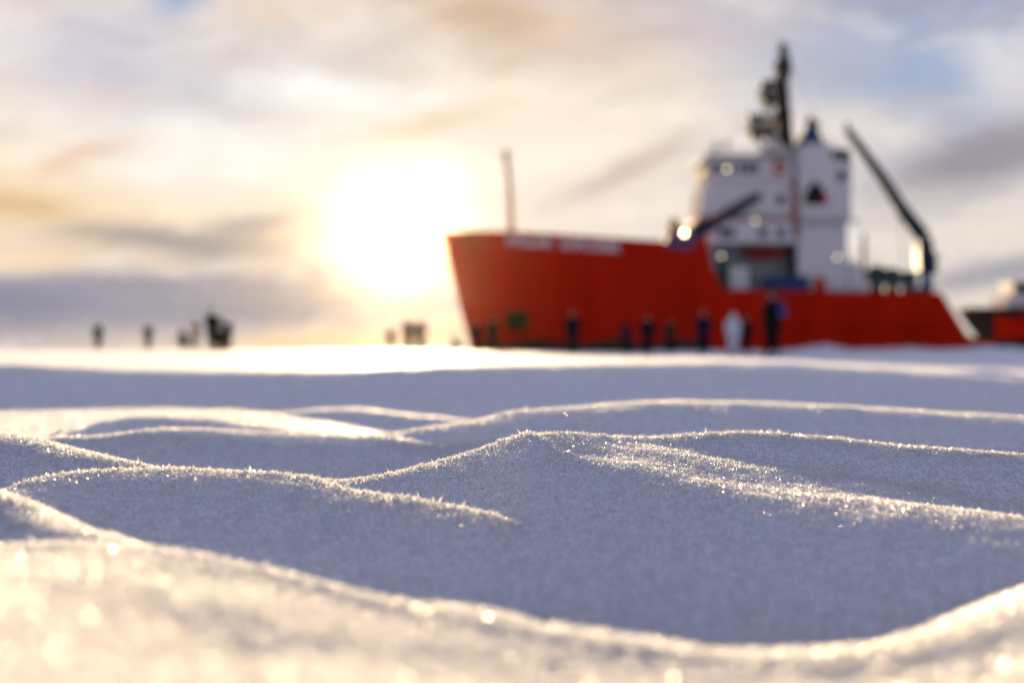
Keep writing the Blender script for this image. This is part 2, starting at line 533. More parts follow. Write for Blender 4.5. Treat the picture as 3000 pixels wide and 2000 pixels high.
m = MB(); n = len(HTOP)
for side in (-1, 1):
    vs = [hull_point(i, j / NW, side) for i in range(n) for j in range(NW + 1)]
    fs = [(i * (NW + 1) + j, (i + 1) * (NW + 1) + j, (i + 1) * (NW + 1) + j + 1, i * (NW + 1) + j + 1) for i in range(n - 1) for j in range(NW)]
    m.add(vs, fs)
vs = [hull_point(n - 1, j / NW, s) for s in (-1, 1) for j in range(NW + 1)]
m.add(vs, [(j, j + 1, NW + 2 + j, NW + 1 + j) for j in range(NW)])
vs = [hull_point(0, j / NW, s) for s in (-1, 1) for j in range(NW + 1)]
m.add(vs, [(j, j + 1, NW + 2 + j, NW + 1 + j) for j in range(NW)])
hull = m.build('hull', M['hull'], ship, smooth=True)
sm = hull.modifiers.new('plate', 'SOLIDIFY'); sm.thickness = .12; sm.offset = -1
es = hull.modifiers.new('edges', 'EDGE_SPLIT'); es.split_angle = math.radians(35)

# dark boot-topping plates, set just proud of the hull
m = MB(); vs = []; fs = []
for q in range(40):
    zx = 185 + (1190 - 185) * q / 39
    for zy in (1352 + 10 * math.sin(q * .5) , 1395):
        yo = near_side(zx, zy) - .03
        vs.append(W(zx, zy, yo))
for q in range(39): fs.append((2 * q, 2 * q + 1, 2 * q + 3, 2 * q + 2))
m.add(vs, fs); b = m.build('boot_top', M['hull_dark'], ship, smooth=True)
b.modifiers.new('plate', 'SOLIDIFY').thickness = .02
# rubbing strake
m = MB()
m.tube([W(zx, 1292, near_side(zx, 1292) - .05) for zx in (1240, 1500, 1800, 2000, 2180)], .17, 6)
m.build('rubbing_strake', M['hull'], ship, smooth=True)
m = MB(); m.prism(poly([(2235, 1345), (2290, 1328), (2420, 1362), (2420, 1405), (2235, 1405)], .5), SHIP_Y + .5, SHIP_Y + 11)
m.build('stern_platform', M['hull'], ship, bevel=.08)
# rail cap
m = MB()
m.tube([(lambda p: (p[0], p[1], p[2] + .03))(hull_point(i, 1, -1)) for i in range(0, 13)], .11, 6)
m.build('rail_cap', M['hull'], ship, smooth=True)
# anchor pocket with its anchor
m = MB(); y_ = near_side(345, 1265)
c = [W(zx, zy, near_side(zx, zy) - .04) for zx, zy in ((294, 1220), (396, 1220), (396, 1310), (294, 1310))]
c2 = [p + Vector((0, .25, 0)) for p in c]
m.add(c + c2, [(0, 1, 2, 3), (7, 6, 5, 4), (0, 4, 5, 1), (1, 5, 6, 2), (2, 6, 7, 3), (3, 7, 4, 0)])
pocket = m.build('anchor_pocket', M['pocket'], ship)
m = MB(); p = W(345, 1262, y_ - .18)
m.tube([p + Vector((0, 0, .6)), p + Vector((0, 0, -.6))], .1, 6)
m.tube([p + Vector((-.6, 0, -.15)), p + Vector((-.3, 0, -.55)), p + Vector((0, 0, -.65)), p + Vector((.3, 0, -.55)), p + Vector((.6, 0, -.15))], .11, 6)
m.tube([p + Vector((-.35, 0, .55)), p + Vector((.35, 0, .55))], .07, 6)
m.build('anchor', M['black'], pocket, smooth=True)

# lettering on the bow, each word one mesh
def word(txt, z0, z1, zyt0, zyt1, h):
    cu = bpy.data.curves.new('lettering', 'FONT'); cu.body = txt; cu.size = 1; cu.resolution_u = 3; cu.extrude = .0; cu.offset = .028
    o = bpy.data.objects.new('lettering', cu); COL.objects.link(o)
    dg = bpy.context.evaluated_depsgraph_get()
    me = bpy.data.meshes.new_from_object(o.evaluated_get(dg)); bpy.data.objects.remove(o)
    xs = [v.co.x for v in me.vertices]; ys = [v.co.y for v in me.vertices]
    x0, x1, ya, yb = min(xs), max(xs), min(ys), max(ys)
    off = world_loc(ship)
    for v in me.vertices:
        t = (v.co.x - x0) / (x1 - x0); s = (v.co.y - ya) / (yb - ya)
        zx = z0 + (z1 - z0) * t; zy = zyt0 + (zyt1 - zyt0) * t + h * (1 - s)
        v.co = W(zx, zy, near_side(zx, zy) - .06) - off
    me.materials.append(M['letter'])
    q = bpy.data.objects.new('lettering', me); COL.objects.link(q); q.parent = ship
    sd = q.modifiers.new('plate', 'SOLIDIFY'); sd.thickness = .03
word('POLAR', 304, 500, 894, 906, 44)
word('EXPLORER', 536, 790, 909, 925, 44)

# decks
def deck(i0, i1, drop, name):
    mm = MB(); vs = []; fs = []
    for i in range(i0, i1 + 1):
        a = hull_point(i, 1, -1); b_ = hull_point(i, 1, 1)
        z = max(a[2] - drop, 0)
        vs += [(a[0], a[1] + .2, z), (b_[0], b_[1] - .2, z)]
    for k in range(i1 - i0): fs.append((2 * k, 2 * k + 1, 2 * k + 3, 2 * k + 2))
    mm.add(vs, fs); o = mm.build(name, M['deck'], ship); o.modifiers.new('plate', 'SOLIDIFY').thickness = .1
deck(1, 12, 1.0, 'foredeck')
mm = MB(); mm.box(wx(1200), wx(2160), SHIP_Y + .3, SHIP_Y + 11.7, wz(1165), wz(1160)); mm.build('main_deck', M['deck'], ship)

# superstructure tiers
def tier(name, pts, y0, y1, mat='white', bevel=.1):
    q = MB(); q.prism(poly(pts, y0), SHIP_Y + y0, SHIP_Y + y1); return q.build(name, M[mat], ship, bevel=bevel)
tier('deckhouse', [(1196, 1158), (1196, 932), (1556, 932), (1556, 1158)], 3.2, 9.0, 'grey')
tier('bulkhead', [(1148, 1158), (1148, 936), (1204, 936), (1204, 1158)], .7, 11.3, 'grey', .03)
tier('locker', [(1262, 1158), (1262, 1030), (1344, 1030), (1344, 1158)], 1.4, 3.1)
tier('winch_control', [(1204, 1158), (1204, 1020), (1250, 1000), (1256, 1158)], 1.6, 3.0, 'green')
tier('shade_strip', [(1528, 1158), (1528, 850), (1551, 850), (1551, 1158)], 1.2, 3.1, 'black', .03)  # added black strip standing in for the shade between deckhouse and funnel
tier('deckhouse', [(1168, 930), (1160, 826), (1548, 826), (1548, 930)], .8, 11.2)
tier('deckhouse', [(1128, 818), (1160, 655), (1536, 655), (1536, 818)], 1.1, 10.9)
tier('deck_edge', [(1120, 828), (1120, 818), (1552, 818), (1552, 828)], .45, 11.5, 'rust', .02)
bridge = tier('bridge', [(1182, 653), (1164, 562), (1536, 562), (1536, 653)], .6, 11.4)
tier('bridge_roof', [(1150, 560), (1156, 546), (1545, 546), (1545, 560)], .2, 11.8, 'grey', .03)
tier('monkey_island', [(1395, 544), (1412, 512), (1528, 512), (1540, 544)], 3.0, 9.0)
def pane(z0, z1, y0_, y1_, yo, parent=None, mat='glass', name='window'):
    q = MB(); q.prism(poly([(z0, y1_), (z0, y0_), (z1, y0_), (z1, y1_)], yo), SHIP_Y + yo - .05, SHIP_Y + yo + .05)
    return q.build(name, M[mat], parent or ship, bevel=.02)
for z0 in (1176, 1212, 1250, 1296, 1330, 1362): pane(z0, z0 + 27, 588, 626, .6, bridge)
for a, b_, yo in ((1464, 742, 1.1), (1214, 886, .8), (1250, 886, .8), (1388, 886, .8), (1466, 886, .8)):
    pane(a, a + 34, b_ - 20, b_ + 18, yo)
# bridge front windows
for k in range(6):
    yy = SHIP_Y + 1.6 + k * 1.5
    q = MB(); A = W(1166, 588, 0); B = W(1174, 626, 0)
    q.add([(A.x - .06, yy, A.z), (A.x - .06, yy + 1.15, A.z), (B.x - .06, yy + 1.15, B.z), (B.x - .06, yy, B.z),
           (A.x + .3, yy, A.z), (A.x + .3, yy + 1.15, A.z), (B.x + .3, yy + 1.15, B.z), (B.x + .3, yy, B.z)],
          [(0, 1, 2, 3), (7, 6, 5, 4), (0, 4, 5, 1), (1, 5, 6, 2), (2, 6, 7, 3), (3, 7, 4, 0)])
    q.build('window', M['glass'], bridge)
pane(1216, 1250, 1010, 1150, 3.2, name='door', mat='green')
pane(1300, 1345, 980, 1150, 3.2, name='door', mat='grey')

# funnel casing
fun = tier('funnel', [(1553, 1158), (1553, 536), (1580, 500), (1692, 494), (1704, 514), (1768, 522), (1790, 556), (1786, 826), (1768, 842), (1768, 1158)], 1.0, 7.6)
tier('walkway', [(1550, 840), (1550, 832), (1818, 828), (1818, 837)], .3, .96, 'grey', .01)
tier('exhaust_base', [(1562, 500), (1588, 440), (1640, 432), (1672, 496)], 2.0, 6.0, 'blue', .1)
q = MB()
for a, top, yo in ((1606, 392, 3.0), (1628, 410, 4.2)):
    q.tube([W(a, 450, yo), W(a, top + 14, yo), W(a + 10, top, yo)], .42, 10)
q.build('exhaust_pipe', M['black'], ship, smooth=True)
q = MB(); q.prism(poly([(1590, 764), (1584, 744), (1590, 714), (1606, 684), (1632, 660), (1656, 684), (1672, 714), (1678, 744), (1672, 764)], .97), SHIP_Y + .94, SHIP_Y + .99)
q.build('funnel_mark', M['black'], fun)
q = MB(); q.prism(poly([(1660, 758), (1664, 716), (1676, 714), (1688, 758)], .93), SHIP_Y + .90, SHIP_Y + .935)
q.build('funnel_mark', M['red'], fun)
for a, b_, w_, h_ in ((1716, 548, 26, 40), (1758, 552, 40, 52), (1744, 640, 34, 40)):
    pane(a - w_ / 2, a + w_ / 2, b_ - h_ / 2, b_ + h_ / 2, 1.0, fun, 'black', 'louvre')
tier('winch_house', [(1690, 1158), (1690, 1010), (1790, 1002), (1846, 1040), (1850, 1158)], 7.7, 10.5)
tier('winch_house', [(1772, 1158), (1772, 1010), (1822, 1030), (1846, 1070), (1850, 1158)], 1.0, 5.5)
# pipe between bridge and funnel
q = MB(); q.tube([W(1500, 560, 1.2), W(1530, 640, 1.0), W(1545, 700, .9), W(1545, 905, .9)], [.12, .25, .36, .36], 10)
q.build('vent_pipe', M['rust'], ship, smooth=True)
# ladder tower forward of the deckhouse
q = MB()
for z0 in (1104, 1140):
    q.tube([W(z0, 920, 1.5), W(z0 + 8, 700, 1.5)], .07, 6)
for k in range(9): q.tube([W(1104 + k, 900 - 24 * k, 1.5), W(1140 + k, 900 - 24 * k, 1.5)], .05, 5)
q.build('ladder', M['gold'], ship)

# main mast
mast = MB(); YM = 6.0
mast.tube([W(1540, 640, 2.4), W(1514, 540, 4.5), W(1500, 460, YM), W(1492, 330, YM)], [.55, .78, .85, .72], 10)
mast.tube([W(1492, 330, YM), W(1488, 220, YM), W(1494, 70, YM)], [.68, .55, .38], 8)
mast.tube([W(1424, 540, YM), W(1452, 420, YM), W(1480, 330, YM)], [.26, .24, .22], 6)
mast_o = mast.build('mast', M['mast'], ship, smooth=True)
def plat(z0, z1, zy, rail, yo0, yo1):
    f = MB(); A = W(z0, zy, YM); B = W(z1, zy, YM)
    f.box(A.x, B.x, SHIP_Y + yo0, SHIP_Y + yo1, A.z - .22, A.z + .22)
    o = f.build('platform', M['mast'], mast_o)
    g = MB(); hh = rail * K
    for h in (hh * .5, hh):
        g.tube([(A.x, SHIP_Y + yo0, A.z + h), (B.x, SHIP_Y + yo0, A.z + h)], .14, 5)
        g.tube([(A.x, SHIP_Y + yo1, A.z + h), (B.x, SHIP_Y + yo1, A.z + h)], .12, 5)
        g.tube([(A.x, SHIP_Y + yo0, A.z + h), (A.x, SHIP_Y + yo1, A.z + h)], .12, 5)
    for t in (0, .33, .66, 1):
        x = A.x + (B.x - A.x) * t
        for yy in (yo0, yo1): g.tube([(x, SHIP_Y + yy, A.z), (x, SHIP_Y + yy, A.z + hh)], .11, 5)
    g.build('railing', M['mast'], o)
    return A, B
plat(1345, 1482, 462, 66, 4.6, 7.4)
plat(1398, 1486, 326, 70, 4.8, 7.2)
plat(1462, 1520, 190, 40, 5.2, 6.8)
q = MB(); q.tube([W(1336, 392, 5.5), W(1420, 378, 5.5)], .32, 8); q.tube([W(1380, 384, 5.5), W(1380, 460, 5.5)], .36, 8)
q.build('radar', M['grey'], mast_o, smooth=True)
q = MB(); q.tube([W(1396, 242, 5.6), W(1466, 236, 5.6)], .32, 8); q.tube([W(1424, 240, 5.6), W(1424, 324, 5.6)], .3, 8); q.tube([W(1424, 300, 5.6), W(1490, 250, 5.6)], .2, 6)
q.build('radar', M['mast'], mast_o, smooth=True)
q = MB()
for zy, rr in ((200, .62), (160, .5), (128, .56), (100, .5)):
    q.ball(W(1478 + (zy % 3) * 12, zy, YM - .3), rr, 10, 7)
q.tube([W(1466, 150, YM), W(1514, 120, YM)], .07, 6)
q.tube([W(1470, 95, YM), W(1545, 72, YM)], .05, 6)
q.tube([W(1518, 330, YM), W(1522, 150, YM)], .06, 6)
q.tube([W(1478, 130, YM), W(1476, 44, YM)], .06, 6)
q.build('antenna', M['mast'], mast_o, smooth=True)
q = MB()
for zx in (1400, 1440, 1480): q.tube([W(1345, 462, YM), W(zx, 462 + (zx - 1345) * .9, YM)], .13, 5)
q.tube([W(1345, 440, YM), W(1430, 520, YM)], .12, 5); q.tube([W(1400, 326, YM), W(1484, 400, YM)], .1, 5)
q.tube([W(1452, 540, 4.6), W(1420, 462, 4.6)], .12, 6)
q.build('brace', M['mast'], mast_o)
q = MB()
for zy, a, b_ in ((400, 1462, 1530), (300, 1440, 1526), (255, 1452, 1522), (215, 1450, 1516)):
    q.tube([W(a, zy, YM), W(b_, zy - 6, YM)], .11, 6)
for zx in (1410, 1432): q.tube([W(zx, 462, YM), W(zx + 6, 330, YM)], .10, 6)
q.tube([W(1352, 462, 5), W(1352, 372, 5)], .10, 6); q.tube([W(1468, 326, 5), W(1470, 240, 5)], .12, 6)
q.tube([W(1512, 540, YM), W(1532, 330, YM)], .05, 5); q.tube([W(1494, 100, YM), W(1700, 500, YM)], .035, 5); q.tube([W(1486, 200, YM), W(1200, 545, YM)], .035, 5)
q.build('yardarm', M['mast'], mast_o, smooth=True)
q = MB(); q.ball(W(1455, 498, 4), .66, 16, 10); q.tube([W(1455, 512, 4), W(1455, 545, 4)], .3, 8)
q.build('radome', M['white'], ship, smooth=True)
q = MB()
q.tube([W(1203, 548, 2), W(1200, 476, 2)], .11, 6); q.tube([W(1250, 548, 2), W(1252, 490, 2)], .09, 6)
q.ball(W(1252, 500, 2), .3, 10, 7); q.ball(W(1203, 520, 2), .34, 10, 7)
q.tube([W(1158, 522, .4), W(1400, 522, .4)], .05, 5)
for k in range(8): q.tube([W(1160 + 34 * k, 548, .4), W(1160 + 34 * k, 522, .4)], .04, 5)
q.build('searchlight', M['grey'], ship, smooth=True)

# foremast
q = MB(); q.tube([W(322, 905, 6), W(314, 690, 6), W(300, 545, 6), W(297, 520, 6)], [.36, .30, .24, .14], 8)
fm = q.build('foremast', M['gold'], ship, smooth=True)
q = MB(); q.ball(W(300, 548, 6), .46, 10, 7); q.ball(W(297, 574, 5.8), .4, 10, 7); q.tube([W(286, 585, 6), W(316, 585, 6)], .06, 5)
q.build('mast_light', M['gold'], fm, smooth=True)

# forward crane
q = MB(); q.prism(poly([(976, 945), (990, 905), (1040, 880), (1120, 872), (1130, 920), (1100, 955), (1050, 962)], .1), SHIP_Y - .05, SHIP_Y + 2.6)
fc = q.build('crane', M['blue'], ship, bevel=.1)
q = MB()
A, B = W(1108, 892, .9), W(1392, 722, .9)
d = (B - A).normalized(); nn = Vector((-d.z, 0, d.x))
q.add([A + nn * .74 + Vector((0, -.3, 0)), A - nn * .74 + Vector((0, -.3, 0)), B - nn * .42 + Vector((0, -.22, 0)), B + nn * .42 + Vector((0, -.22, 0)),
       A + nn * .74 + Vector((0, .3, 0)), A - nn * .74 + Vector((0, .3, 0)), B - nn * .42 + Vector((0, .22, 0)), B + nn * .42 + Vector((0, .22, 0))],
      [(0, 1, 2, 3), (7, 6, 5, 4), (0, 4, 5, 1), (1, 5, 6, 2), (2, 6, 7, 3), (3, 7, 4, 0)])
q.build('boom', M['navy'], fc, bevel=.04)
q = MB(); q.tube([W(1120, 920, .9), W(1240, 830, .9)], .13, 8); q.build('hydraulic_ram', M['navy'], fc, smooth=True)
q = MB(); q.tube([W(1015, 905, 3), W(1015, 850, 3)], .5, 12); q.tube([W(1022, 850, 2.4), W(1022, 850, 3.8)], .62, 14)
q.tube([W(1010, 835, 2.9), W(1022, 812, 2.9)], .1, 6)
q.build('windlass', M['yellow'], ship, smooth=True)
q = MB(); q.prism(poly([(985, 905), (1000, 850), (1075, 858), (1085, 900)], 4.2), SHIP_Y + 4.2, SHIP_Y + 7); q.build('hatch_cover', M['white'], ship, bevel=.08)

# after crane
q = MB(); q.tube([W(2112, 1150, 3), W(2110, 1080, 3)], [.62, .6], 12); q.tube([W(2110, 1082, 3), W(2108, 1000, 3), W(2106, 945, 3)], [.5, .62, .3], 12)
ac = q.build('crane', M['blue'], ship, smooth=True)
def arm(pts, name, mat):
    g = MB()
    for (a0, a1, r0), (b0, b1, r1) in zip(pts[:-1], pts[1:]):
        A = W(a0, a1, 3); B = W(b0, b1, 3); t = (B - A).normalized(); s_ = Vector((-t.z, 0, t.x))
        dy = Vector((0, .34, 0))
        g.add([A + s_ * r0 - dy, A - s_ * r0 - dy, B - s_ * r1 - dy, B + s_ * r1 - dy, A + s_ * r0 + dy, A - s_ * r0 + dy, B - s_ * r1 + dy, B + s_ * r1 + dy],
              [(0, 1, 2, 3), (7, 6, 5, 4), (0, 4, 5, 1), (1, 5, 6, 2), (2, 6, 7, 3), (3, 7, 4, 0)])
    return g.build(name, M[mat], ac, bevel=.03)
arm([(2112, 1010, .8), (2098, 905, .76), (2050, 845, .72), (1995, 770, .62)], 'boom', 'navy')
arm([(2008, 790, .62), (1920, 650, .54), (1768, 440, .36)], 'boom', 'navy')
q = MB(); q.prism(poly([(2000, 760), (2030, 800), (2010, 826), (1985, 800)], 2.5), SHIP_Y + 2.5, SHIP_Y + 3.6)
q.prism(poly([(2052, 850), (2090, 880), (2070, 905), (2040, 880)], 2.5), SHIP_Y + 2.5, SHIP_Y + 3.6)
q.build('knuckle', M['navy'], ac, bevel=.05)
q = MB(); q.tube([W(1768, 440, 3), W(1764, 408, 3)], .2, 8); q.ball(W(1770, 425, 3), .3, 10, 7); q.build('boom_tip', M['gold'], ac, smooth=True)
q = MB(); q.tube([W(1992, 800, 3), W(2014, 1040, 3)], .05, 5); q.build('hoist_cable', M['black'], ac)
q = MB(); q.prism(poly([(2080, 1060), (2076, 955), (2152, 970), (2160, 1060)], 2.2), SHIP_Y + 2.2, SHIP_Y + 4); q.tube([W(2140, 1000, 3), W(2190, 975, 3)], .08, 6)
q.build('operator_cab', M['navy'], ac, bevel=.06)
# after deck gear
for a, b_, r_, yo in ((1895, 1070, .95, 4), (1960, 1078, .9, 4), (2030, 1086, .8, 4)):
    q = MB(); q.tube([W(a, b_, yo - .9), W(a, b_, yo + 1.6)], r_, 18)
    for e in (-.95, 1.65): q.tube([W(a, b_, yo + e), W(a, b_, yo + e + .1)], r_ * 1.25, 18)
    q.prism(poly([(a - 34, 1150), (a - 18, b_), (a + 18, b_), (a + 34, 1150)], yo + 1.8), SHIP_Y + yo + 1.8, SHIP_Y + yo + 2.1)
    q.build('winch', M['green'], ship, smooth=False)
q = MB(); q.tube([W(1842, 1150, 2), W(1840, 930, 2), W(1842, 890, 2)], [.3, .26, .12], 8); q.ball(W(1842, 900, 2), .3, 10, 7); q.build('vent_post', M['gold'], ship, smooth=True)
q = MB(); q.prism(poly([(2040, 1136), (2040, 1118), (2140, 1112), (2140, 1136)], 1.2), SHIP_Y + 1.2, SHIP_Y + 5); q.build('crane_base', M['blue'], ship, bevel=.05)
q = MB()
for zy in (1100, 1118): q.tube([W(1860, zy, .4), W(2135, zy, .4)], .045, 5)
for k in range(10): q.tube([W(1860 + 30 * k, 1140, .4), W(1860 + 30 * k, 1100, .4)], .045, 5)
q.build('railing', M['grey'], ship)

# lamps lit on board
def lamp(zx, zy, yo, mat, r=.15):
    q = MB(); p = W(zx, zy, yo); q.tube([p + Vector((0, .05, 0)), p + Vector((0, .30, 0))], [r * 1.3, r * .8], 10)
    o = q.build('deck_lamp', M['grey'], ship, smooth=True)
    q = MB(); q.ball(p, r, 12, 8); q.build('bulb', M[mat], o, smooth=True)
lamp(1066, 886, -.5, 'lamp_bright', .16)
lamp(1250, 610, .2, 'lamp_dim', .18); lamp(1226, 985, 1.3, 'lamp_dim', .14); lamp(1440, 984, 2.8, 'lamp_dim', .2)
lamp(1372, 834, .1, 'lamp_dim', .14); lamp(1724, 990, .6, 'lamp_dim', .15); lamp(2064, 1042, 1, 'lamp', .17)

# things that hang on or stand on the ship
q = MB(); A = W(1312, 975, .2); B = W(1524, 975, .2)
L_ = B.x - A.x; vs = []; fs = []
for i in range(13):
    t = i / 12; w_ = max(math.sin(math.pi * min(max(t, .02), .98)) ** .55, .1)
    sh = .28 * (2 * t - 1) ** 2
    for j in range(9):
        a_ = math.pi * j / 8
        vs.append((A.x + L_ * t, SHIP_Y + 1.5 - math.cos(a_) * 1.05 * w_, A.z + .35 + sh - math.sin(a_) ** .8 * .95 * (.5 + .5 * w_)))
for i in range(12):
    for j in range(8): fs.append((i * 9 + j, (i + 1) * 9 + j, (i + 1) * 9 + j + 1, i * 9 + j + 1))
q.add(vs, fs)
boat_root = empty('rescue_boat', (W(1418, 1000, .2).x, SHIP_Y + 1.5, wz(1010)))
tag(boat_root, 'dark red rescue boat hanging under the white deckhouse of the red ship', 'rescue boat')
o = q.build('boat_hull', M['maroon'], boat_root, smooth=True); o.modifiers.new('plate', 'SOLIDIFY').thickness = .06
q = MB(); q.tube([W(1312, 952, 1.2), W(1370, 962, .2), W(1460, 962, .2), W(1524, 952, 1.2)], .1, 6); q.build('gunwale', M['black'], boat_root, smooth=True)
q = MB(); q.box(A.x + 1.6, A.x + 3.6, SHIP_Y + .7, SHIP_Y + 2.3, A.z + .2, A.z + .75); q.build('canopy', M['maroon'], boat_root, bevel=.15)
q = MB()

q = MB(); q.prism(poly([(1424, 1150), (1424, 1070), (1604, 1070), (1604, 1150)], .7), SHIP_Y + .7, SHIP_Y + 2.9)
for zx in (1335, 1500):
    g_ = MB(); g_.tube([W(zx, 930, 2.6), W(zx, 925, 1.5), W(zx, 955, 1.5)], .12, 6); g_.build('davit', M['black'], ship)
cont = q.build('deck_container', M['blue'], None, bevel=.05)
tag(cont, 'long blue container on the main deck of the red ship', 'container')
q = MB(); q.torus(W(1478, 604, .42), .62, .17); lb = q.build('lifebuoy', M['red'], None, smooth=True)
tag(lb, 'faded red lifebuoy hung beside the bridge windows of the red ship', 'lifebuoy')

# ------------------------------------------------------------------ the second vessel
TY = 166.0
def T(zx, zy, yo=0.0):
    f = (TY + yo) / SHIP_Y
    return Vector((wx(zx) * f, TY + yo, (wz(zy) - ZC) * f + ZC))
tug = empty('tugboat', (T(2760, 1400).x, TY + 4, ground_z(60, 160)))
tag(tug, 'black and red tugboat partly hidden behind the stern of the large red ship', 'tugboat')
def tug_shell(rows, name, mat):
    g = MB(); vs = []; fs = []; st = 12
    for zy, z0, z1 in rows:
        for sd in (-1, 1):
            for i in range(st + 1):
                t = i / st; zx = z0 + (z1 - z0) * t
                bb = 4 * (1 - (1 - min(t * 2.4, 1)) ** 2.4) ** .8 + .05
                p = T(zx, zy, 4 + sd * bb); p2 = T(zx, zy, 0)
                vs.append((p2.x, TY + 4 + sd * bb, p2.z))
    w_ = 2 * (st + 1)
    for r in range(len(rows) - 1):
        for sd in (0, 1):
            for i in range(st):
                a = r * w_ + sd * (st + 1) + i
                fs.append((a, a + 1, a + 1 + w_, a + w_))
        a = r * w_ + st; fs.append((a, a + st + 1, a + st + 1 + w_, a + w_))
    g.add(vs, fs); o = g.build(name, M[mat], tug, smooth=True)
    sd_ = o.modifiers.new('plate', 'SOLIDIFY'); sd_.thickness = .1
    return o
tug_shell([(1205, 2290, 3250), (1262, 2318, 3260), (1330, 2370, 3265), (1440, 2430, 3270)], 'hull', 'tug')
q = MB(); q.prism([(T(a, b_).x, T(a, b_).z) for a, b_ in ((2408, 1345), (2400, 1218), (3200, 1230), (3200, 1345))], TY - .12, TY - .03)
q.build('hull_band', M['hull'], tug, bevel=.02)
q = MB(); q.tube([T(2306, 1212, 4.0), T(2330, 1222, 1.6), T(2400, 1232, .1), T(2520, 1240, -.15)], .42, 10); q.build('bow_fender', M['tug'], tug, smooth=True)
q = MB(); q.prism([(T(a, b_).x, T(a, b_).z) for a, b_ in ((2470, 1240), (2470, 1150), (2800, 1150), (2800, 1240))], TY + 1.2, TY + 6.8); q.build('deckhouse', M['white'], tug, bevel=.1)
q = MB(); q.prism([(T(a, b_).x, T(a, b_).z) for a, b_ in ((2510, 1150), (2500, 1090), (2680, 1090), (2690, 1150))], TY + 1.6, TY + 6.4)
wh = q.build('wheelhouse', M['grey'], tug, bevel=.1)
for k in range(4):
    q = MB(); q.prism([(T(a, b_).x, T(a, b_).z) for a, b_ in ((2516 + 40 * k, 1134), (2514 + 40 * k, 1104), (2544 + 40 * k, 1104), (2546 + 40 * k, 1134))], TY + 1.54, TY + 1.64); q.build('window', M['glass'], wh)
q = MB(); q.tube([T(2600, 1092, 4), T(2600, 980, 4)], [.16, .08], 8); q.tube([T(2570, 1020, 4), T(2630, 1020, 4)], .06, 6); q.build('mast', M['mast'], tug, smooth=True)
q = MB(); q.tube([T(2436, 1240, 4), T(2436, 1180, 4)], .1, 8); lp = q.build('lamp_post', M['grey'], tug, smooth=True)
q = MB(); q.ball(T(2436, 1174, 3.9), .19, 12, 8); q.build('bulb', M['lamp'], lp, smooth=True)

# ------------------------------------------------------------------ people
def skin_mesh(verts, edges, radii, sub=2, root=0):
    me = bpy.data.meshes.new('tmp'); me.from_pydata(verts, edges, [])
    o = bpy.data.objects.new('tmp', me); COL.objects.link(o)
    sk = o.modifiers.new('s', 'SKIN'); sk.use_smooth_shade = True
    for i, r in enumerate(radii):
        rr = r if isinstance(r, tuple) else (r, r)
        me.skin_vertices[0].data[i].radius = rr
        me.skin_vertices[0].data[i].use_root = (i == root)
    if sub:
        ss = o.modifiers.new('b', 'SUBSURF'); ss.levels = sub; ss.render_levels = sub
    dg = bpy.context.evaluated_depsgraph_get()
    out = bpy.data.meshes.new_from_object(o.evaluated_get(dg))
    bpy.data.objects.remove(o); bpy.data.meshes.remove(me)
    out.polygons.foreach_set('use_smooth', [True] * len(out.polygons))
    return out


def glove_mesh(side):
    v = [(0, 0, .02), (0, 0, -.05), (0, -.005, -.10)]
    e = [(0, 1), (1, 2)]; r = [.030, (.042, .024), (.040, .022)]
    for k, (ox, ln) in enumerate(((-.034, .075), (-.012, .088), (.012, .08), (.033, .062))):
        i = len(v)
        v += [(ox, -.008, -.115), (ox * 1.08, -.022, -.115 - ln * .55), (ox * 1.08, -.046, -.115 - ln * .95)]
        e += [(2, i), (i, i + 1), (i + 1, i + 2)]; r += [.0125, .0115, .0100]
    i = len(v); s = side
    v += [(.042 * s, -.012, -.045), (.066 * s, -.030, -.078), (.064 * s, -.046, -.105)]
    e += [(1, i), (i, i + 1), (i + 1, i + 2)]; r += [.0150, .0135, .0115]
    return skin_mesh(v, e, r, 1)
GLOVE = {-1: glove_mesh(-1), 1: glove_mesh(1)}


